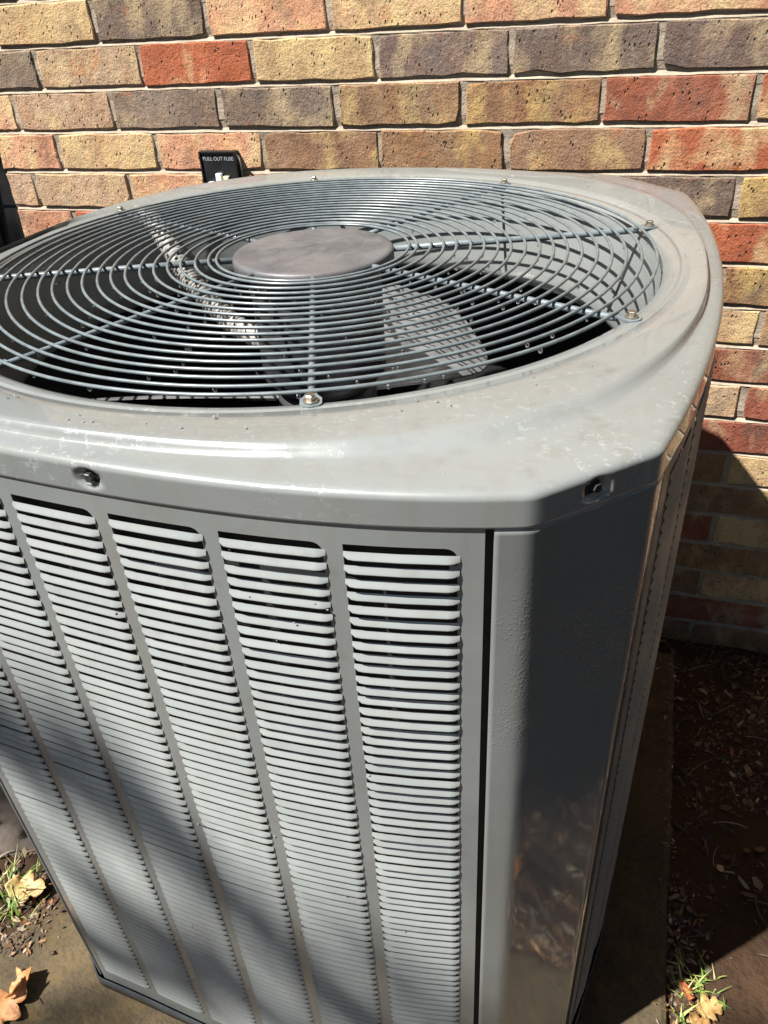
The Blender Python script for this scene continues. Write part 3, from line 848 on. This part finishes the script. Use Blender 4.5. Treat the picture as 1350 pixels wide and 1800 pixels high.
def leaf_geo(L, lobes, curl, seed):
    q = random.Random(seed); v, f = [], []; n = 26
    ph = q.uniform(0, 1)
    for i in range(n+1):
        t = i/n
        lob = abs(math.sin(math.pi*(lobes*t+ph*.3)))**.7
        w = math.sin(math.pi*min(1, t**.75))*(.13+.24*lob)*L*q.uniform(.88, 1.12)+.0008
        x = (t-.5)*L
        zc = curl*L*(2*t-1)**2*.35+.05*L*math.sin(5*t+seed)
        for k in (-1, -.5, 0, .5, 1):
            v.append((x+.10*L*abs(k)*(lob-.4), k*w, zc+abs(k)**1.3*curl*w*(1.0 if k > 0 else .5)+(.012*L if k == 0 else 0)+q.uniform(-.018, .018)*L*abs(k)))
    for i in range(n):
        for j in range(4): f.append((i*5+j, (i+1)*5+j, (i+1)*5+j+1, i*5+j+1))
    # stalk
    b = len(v); r = .008*L
    for x, z in ((-.5*L, 0), (-.72*L, .03*L)):
        v += [(x, -r, z+curl*L*.35), (x, r, z+curl*L*.35), (x, 0, z+r*1.6+curl*L*.35)]
    f += [(b, b+1, b+4, b+3), (b+1, b+2, b+5, b+4), (b+2, b, b+3, b+5)]
    return v, f
def leaf(x, y, z, L, lobes, curl, rot, col, label, seed, grp=None):
    o = mesh('dry_leaf', *leaf_geo(L, lobes, curl, seed), M['leaf'], smooth=True, loc=W(x, y, z))
    o.rotation_euler = rot; o.color = (*col, 1)
    sm = o.modifiers.new('thickness', 'SOLIDIFY'); sm.thickness = .0003
    tag(o, label, 'leaf', grp); return o
leaf(-.955, -1.305, -2.355, .060, 3, .5, (.25, -.35, 1.1), (.55, .27, .10), 'curled orange brown leaf lying on the brown slab left of the air conditioner', 1)
leaf(-.935, -1.235, -2.345, .050, 2, .7, (-.7, .5, 2.3), (.50, .22, .07), 'small upright russet leaf beside the curled orange leaf on the slab', 2)
leaf(-1.19, -.905, -2.370, .055, 3, .4, (.2, .2, .3), (.58, .40, .17), 'pale yellow leaf in the litter by the grass tuft left of the slab', 3)
leaf(-1.15, -.76, -2.370, .045, 2, .6, (.3, -.3, 2.0), (.60, .42, .20), 'tan curled leaf against the left foot of the air conditioner', 4)
leaf(1.465, -.635, -2.395, .036, 3, .4, (.1, .15, .5), (.50, .34, .13), 'yellow lobed leaf on the soil at the right edge of the slab', 5)
leaf(1.385, -.60, -2.390, .028, 2, .5, (.4, .2, 1.7), (.55, .18, .07), 'small red brown leaf between the slab edge and the green grass', 6)
leaf(1.44, -.70, -2.395, .036, 3, .5, (.2, -.2, 2.7), (.50, .30, .11), 'brown leaf below the yellow lobed leaf beside the slab', 7)
leaf(1.62, -1.28, -2.390, .060, 3, .5, (.2, .1, 1.2), (.55, .22, .06), 'orange oak leaf in the sun in front of the corner of the air conditioner', 8)
leaf(1.39, -1.40, -2.390, .050, 3, .5, (.1, .3, .2), (.58, .28, .09), 'orange oak leaf close to the front right edge of the slab', 9)

def grass(x, y, z, nblade, h, seed, label, spread=.018):
    q = random.Random(seed); geos = []
    for _ in range(nblade):
        a = q.uniform(0, 6.28); hh = h*q.uniform(.5, 1.1); l = q.uniform(.3, 1.1); b = Vector((q.gauss(0, spread), q.gauss(0, spread), 0))
        w = q.uniform(.0012, .0024); side = Vector((-math.sin(a), math.cos(a), 0)); v = []
        for t in (0, .35, .7, 1):
            p = b+Vector((math.cos(a)*hh*l*t*t, math.sin(a)*hh*l*t*t, hh*t*(1-.35*t*l))); v += [p-side*w*(1-t*.95), p+side*w*(1-t*.95)]
        c = q.choice([(.13, .24, .04), (.20, .30, .06), (.32, .34, .10), (.10, .17, .035), (.42, .36, .17)])
        geos.append((v, [(0, 1, 3, 2), (2, 3, 5, 4), (4, 5, 7, 6)], c))
    o = colored('grass_tuft', geos, M['foliage']); o.location = W(x, y, z); tag(o, label, 'grass tuft'); return o
grass(-1.25, -.95, -2.420, 60, .050, 1, 'green grass tuft in the litter left of the slab')
grass(1.43, -.56, -2.420, 50, .024, 2, 'short green grass tuft beside the right edge of the slab', .014)
grass(1.385, -.72, -2.420, 22, .024, 3, 'tiny grass sprig at the slab edge below the red brown leaf', .01)
grass(1.52, -1.5, -2.420, 40, .04, 4, 'grass tuft in front of the slab near the orange oak leaf', .02)

def stone(name, x, y, z, r, seed, label):
    bm = bmesh.new(); bmesh.ops.create_icosphere(bm, subdivisions=5, radius=1.0); q = random.Random(seed)
    ph = [q.uniform(0, 6) for _ in range(6)]
    for v in bm.verts:
        c = v.co; k = 1+.22*mnoise.fractal(c*1.6+Vector((seed, 0, 0)), 1.0, 2.0, 6)+.10*math.sin(c.x*3+ph[0])*math.cos(c.y*2.6+ph[1])+.10*math.sin(c.z*5+ph[2]+c.x*2)
        v.co = Vector((c.x*r[0]*k, c.y*r[1]*k, c.z*r[2]*k))
    me = bpy.data.meshes.new(name); bm.to_mesh(me); bm.free(); me.shade_smooth(); me.materials.append(M['rock'])
    o = link(name, me, loc=W(x, y, z)); tag(o, label, 'stone'); return o
stone('stone', -1.60, -.46, -2.40, (.14, .11, .085), 3, 'grey brown stone on the soil left of the air conditioner')
stone('stone', -1.35, -.22, -2.470, (.06, .07, .04), 8, 'smaller stone behind the larger one left of the air conditioner')

# ---- water drops
def drops(name, pts, label, mat):
    bm = bmesh.new(); bmesh.ops.create_icosphere(bm, subdivisions=2, radius=1.0)
    bv = [v.co.copy() for v in bm.verts]; bf = [tuple(v.index for v in fc_.verts) for fc_ in bm.faces]; bm.free()
    V, F = [], []
    for p, r, sc in pts:
        o = len(V); V += [p+Vector((b.x*r*sc[0], b.y*r*sc[1], b.z*r*sc[2])) for b in bv]; F += [tuple(i+o for i in q) for q in bf]
    o = mesh(name, V, F, mat, unit, True); o['kind'] = 'stuff'; o['label'] = label
    return o
rd = random.Random(11)
pts = []
for _ in range(170):
    r = rd.choice(radii[2:]); a = rd.uniform(-2.9, .3) if rd.random() < .9 else rd.uniform(0, 6.28)
    p = U(r*math.cos(a), r*math.sin(a), .010-.0036-.0045); q = rd.uniform(.0009, .0017); pts.append((p, q, (1, 1, 1.15)))
drops('hanging_drops', pts, 'water drops hanging under the grille wires', M['drop'])
pts = []
for _ in range(90):
    s = s_at(rd.uniform(-.30, .06)); z = rd.gauss(-1.83, .11)
    p = PF(s, z, rd.uniform(.002, .008)); q = rd.uniform(.0005, .0011); pts.append((p, q, (1, .7, 1)))
for _ in range(40):
    s = s_at(rd.uniform(-.3, .65)); z = rd.uniform(-1.8, -.2); p = PF(s, z, rd.uniform(.001, .006)); pts.append((p, rd.uniform(.0006, .0012), (1, .7, 1)))
for _ in range(60):
    if rd.random() < .7: x = rd.uniform(-.6, .8); y = -1.15+abs(rd.gauss(0, .07)); 
    else: a = rd.uniform(-1.1, .9); r0 = rd.uniform(1.03, 1.2); x, y = r0*math.cos(a), r0*math.sin(a)
    if math.hypot(x, y) < 1.03: continue
    bx, by = bevel_pt(x, y); inner = math.hypot(x, y) < math.hypot(bx, by)
    if not inside((x, y), [off(i, -.034) for i in range(0, NO, 5)]): continue
    z = (.0155 if inner else -.0045); q = rd.uniform(.0004, .0010); pts.append((U(x, y, z), q, (rd.uniform(1, 1.5), rd.uniform(1, 1.5), .5)))
for _ in range(6):
    s = s_at(rd.uniform(.28, .46)); z = rd.uniform(-.36, -.12); pts.append((PF(s, z, rd.uniform(.003, .008)), rd.uniform(.0004, .0007), (1.4, .7, .8)))
drops('water_beads', pts, 'water beads on the top cover and the lower louvers', M['water'])

# ================================================================ TREES OUT OF FRAME (they shade and are mirrored in the wet paint; later ones added to block light)
def leafcloud(centres, per, size, q, cols):
    geos = []
    for c, r in centres:
        for _ in range(per):
            d = Vector((q.gauss(0, 1), q.gauss(0, 1), q.gauss(0, .8))); d *= r*.5
            p = c+d; s = size*q.uniform(.6, 1.3)
            a = Vector((q.gauss(0, 1), q.gauss(0, 1), q.gauss(0, 1))).normalized(); b = a.cross(Vector((q.gauss(0, 1), q.gauss(0, 1), q.gauss(0, 1)))).normalized()
            v = [p-a*s, p+b*s*.45, p+a*s, p-b*s*.45]; geos.append((v, [(0, 1, 2, 3)], q.choice(cols)))
    return geos
GREEN = [(.045, .085, .02), (.06, .10, .025), (.035, .065, .018), (.08, .11, .03)]
def tree(label, base, top, crowns, limbs, seed, per=420, size=.05):
    q = random.Random(seed); t = empty('shade_tree', base)
    tag(t, label, 'tree')
    b = Vector(base); H_ = Vector(top)-b
    path = [H_*k/6+Vector((q.uniform(-.05, .05), q.uniform(-.05, .05), 0)) for k in range(7)]
    mesh('trunk', *tube(path, [.17, .15, .13, .12, .10, .08, .05], 12), M['bark'], t, True)
    geo = []
    for l in limbs:
        P = spline([Vector(p)-b for p in l[0]], 5); n_ = len(P)
        P = [p+Vector((q.uniform(-.02, .02), q.uniform(-.02, .02), q.uniform(-.02, .02))) for p in P]
        geo.append(tube(P, [l[1]*(1-.65*i/(n_-1)) for i in range(n_)], 8))
    if geo: mesh('limbs', *merge(geo), M['bark'], t, True)
    g_ = leafcloud([(Vector(c)-b, r) for c, r in crowns], per, size, q, GREEN)
    colored('crown', g_, M['foliage'], t)
    return t
def upsun(p, d): return p+TO_SUN*d
def onpanel(u, z):
    p = PF(s_at(u), z); return unit.matrix_basis @ p
DIST = 6.5
A1 = [upsun(onpanel(u, z), DIST) for u, z in ((-.56, -.92), (-.30, -1.02), (-.08, -1.12), (.02, -1.30), (.23, -1.60), (.42, -1.87))]
A2 = [upsun(onpanel(u, z), DIST) for u, z in ((-.60, -2.0), (-.30, -1.80), (-.11, -1.90), (.10, -2.05), (.3, -2.25))]
A3 = [upsun(onpanel(u, z), DIST+.4) for u, z in ((.02, -1.30), (.2, -1.47), (.36, -1.73), (.50, -1.84), (.70, -1.9))]
base = (A1[0].x-1.9, A1[0].y+.9, -2.37*S+ZG*S)
trunk_top = (base[0]+.1, base[1]+.1, A1[0].z+1.0)
j = Vector((base[0]+.05, base[1]+.05, A1[0].z-1.0))
def ext(A, k): return A+[A[-1]+(A[-1]-A[-2])*k]
a1 = [j, (j+A1[0])/2+Vector((-.1, .25, .1))]+ext(A1, 1.5)
a2 = [j+Vector((0, 0, -.3)), (j+A2[0])/2+Vector((-.1, .25, -.1))]+ext(A2, 1.4)
a3 = ext(A3, .8)
crowns = [(Vector(trunk_top)+Vector((rd.uniform(-1.2, .2), rd.uniform(-.5, 1.0), rd.uniform(-.4, .9))), rd.uniform(.4, .6)) for _ in range(16)]
tw = tree('tall oak shading the lower left of the air conditioner from outside the picture', base, trunk_top, crowns, [(a1, .042), (a2, .034), (a3, .024)], 3, 260, .05)
q3 = random.Random(8)
tufts = []
for u, z, r in ((-.42, -.98, .09), (-.12, -1.32, .07), (-.45, -1.62, .06), (-.30, -1.80, .09), (-.02, -1.72, .06), (.22, -1.72, .07), (.48, -1.85, .10), (.62, -1.72, .07)): tufts.append((upsun(onpanel(u, z), DIST)-Vector(base), r))
for x, y, r in ((-1.35, -.55, .14), (-1.15, -.2, .2), (-1.0, -.75, .06), (-1.75, -.35, .2), (-.75, -1.32, .07)): tufts.append((upsun(W(x, y, -2.35), DIST)-Vector(base), r))
colored('leaf_tufts', leafcloud(tufts, 20, .030, q3, GREEN), M['foliage'], tw)
# unseen tree added up-sun to shade the ground to the right front
tg = [(2.75, -1.55, .25), (3.2, -1.25, .3), (3.3, -1.8, .3), (3.9, -1.3, .42), (4.0, -2.0, .42), (4.8, -1.4, .55), (4.9, -2.3, .55), (5.9, -1.7, .65), (6.2, -2.8, .65), (7.2, -2.0, .7), (6.6, -.9, .6), (8.2, -1.4, .7)]
sh = [(upsun(W(x*.95, y-.08, -2.37), 7.5), r) for x, y, r in tg]
bt = (sh[6][0].x, sh[6][0].y-.8, -2.37*S+ZG*S)
tree('unseen leafy tree added behind the viewer to shade the soil on the right', bt, (bt[0], bt[1]+.4, sh[6][0].z+.2), sh, [([Vector((bt[0], bt[1]+.2, sh[6][0].z-1.5)), (sh[1][0]+sh[6][0])/2, sh[1][0]], .06), ([Vector((bt[0], bt[1]+.2, sh[6][0].z-1.3)), (sh[8][0]+sh[6][0])/2, sh[9][0]], .08)], 9, 800, .055)
def added_hedge(label, x0, y0, x1, y1, h, seed):
    q = random.Random(seed); n_ = int(math.hypot(x1-x0, y1-y0)/.25)
    cs = []
    for i in range(n_):
        t = i/n_
        for k in range(int(h/.3)): cs.append((Vector((x0+(x1-x0)*t+q.uniform(-.12, .12), y0+(y1-y0)*t+q.uniform(-.12, .12), .15+.3*k)), .38))
    o = colored('added_hedge', leafcloud(cs, 22, .09, q, GREEN), M['foliage']); tag(o, label, 'added_hedge')
added_hedge('tall dark evergreen screen added out of view on the right to block sky light', 2.5, -3.9, 2.15, .45, 6.0, 4)  # unseen screen, made tall and close to cut sky light
bt2 = (2.3, -2.6, -2.37*S+ZG*S); q9 = random.Random(31)  # overhead crown added out of view to keep sky light off wall and post
cr = [((q9.uniform(.5, 4.2), q9.uniform(-3.2, .1), q9.uniform(3.9, 6.0)), .8) for _ in range(46)]
cr += [((q9.uniform(-.1, 4.0), q9.uniform(-6.0, -2.6), q9.uniform(4.6, 6.6)), .8) for _ in range(56)]
tree('broad oak crown added out of view on the right to block sky light', bt2, (2.3, -2.5, 4.6), cr, [([Vector((2.3, -2.5, 3.2)), Vector((1.6, -1.9, 3.9)), Vector((1.0, -1.2, 4.3))], .08), ([Vector((2.3, -2.5, 3.0)), Vector((3.0, -1.7, 3.8)), Vector((3.4, -.8, 4.3))], .08)], 12, 170, .10)
added_hedge('tall dark leafy screen added out of view on the left to block sky light', -3.4, -4.2, -3.6, 1.2, 5.2, 14)  # unseen screen added on the left as a further sky blocker
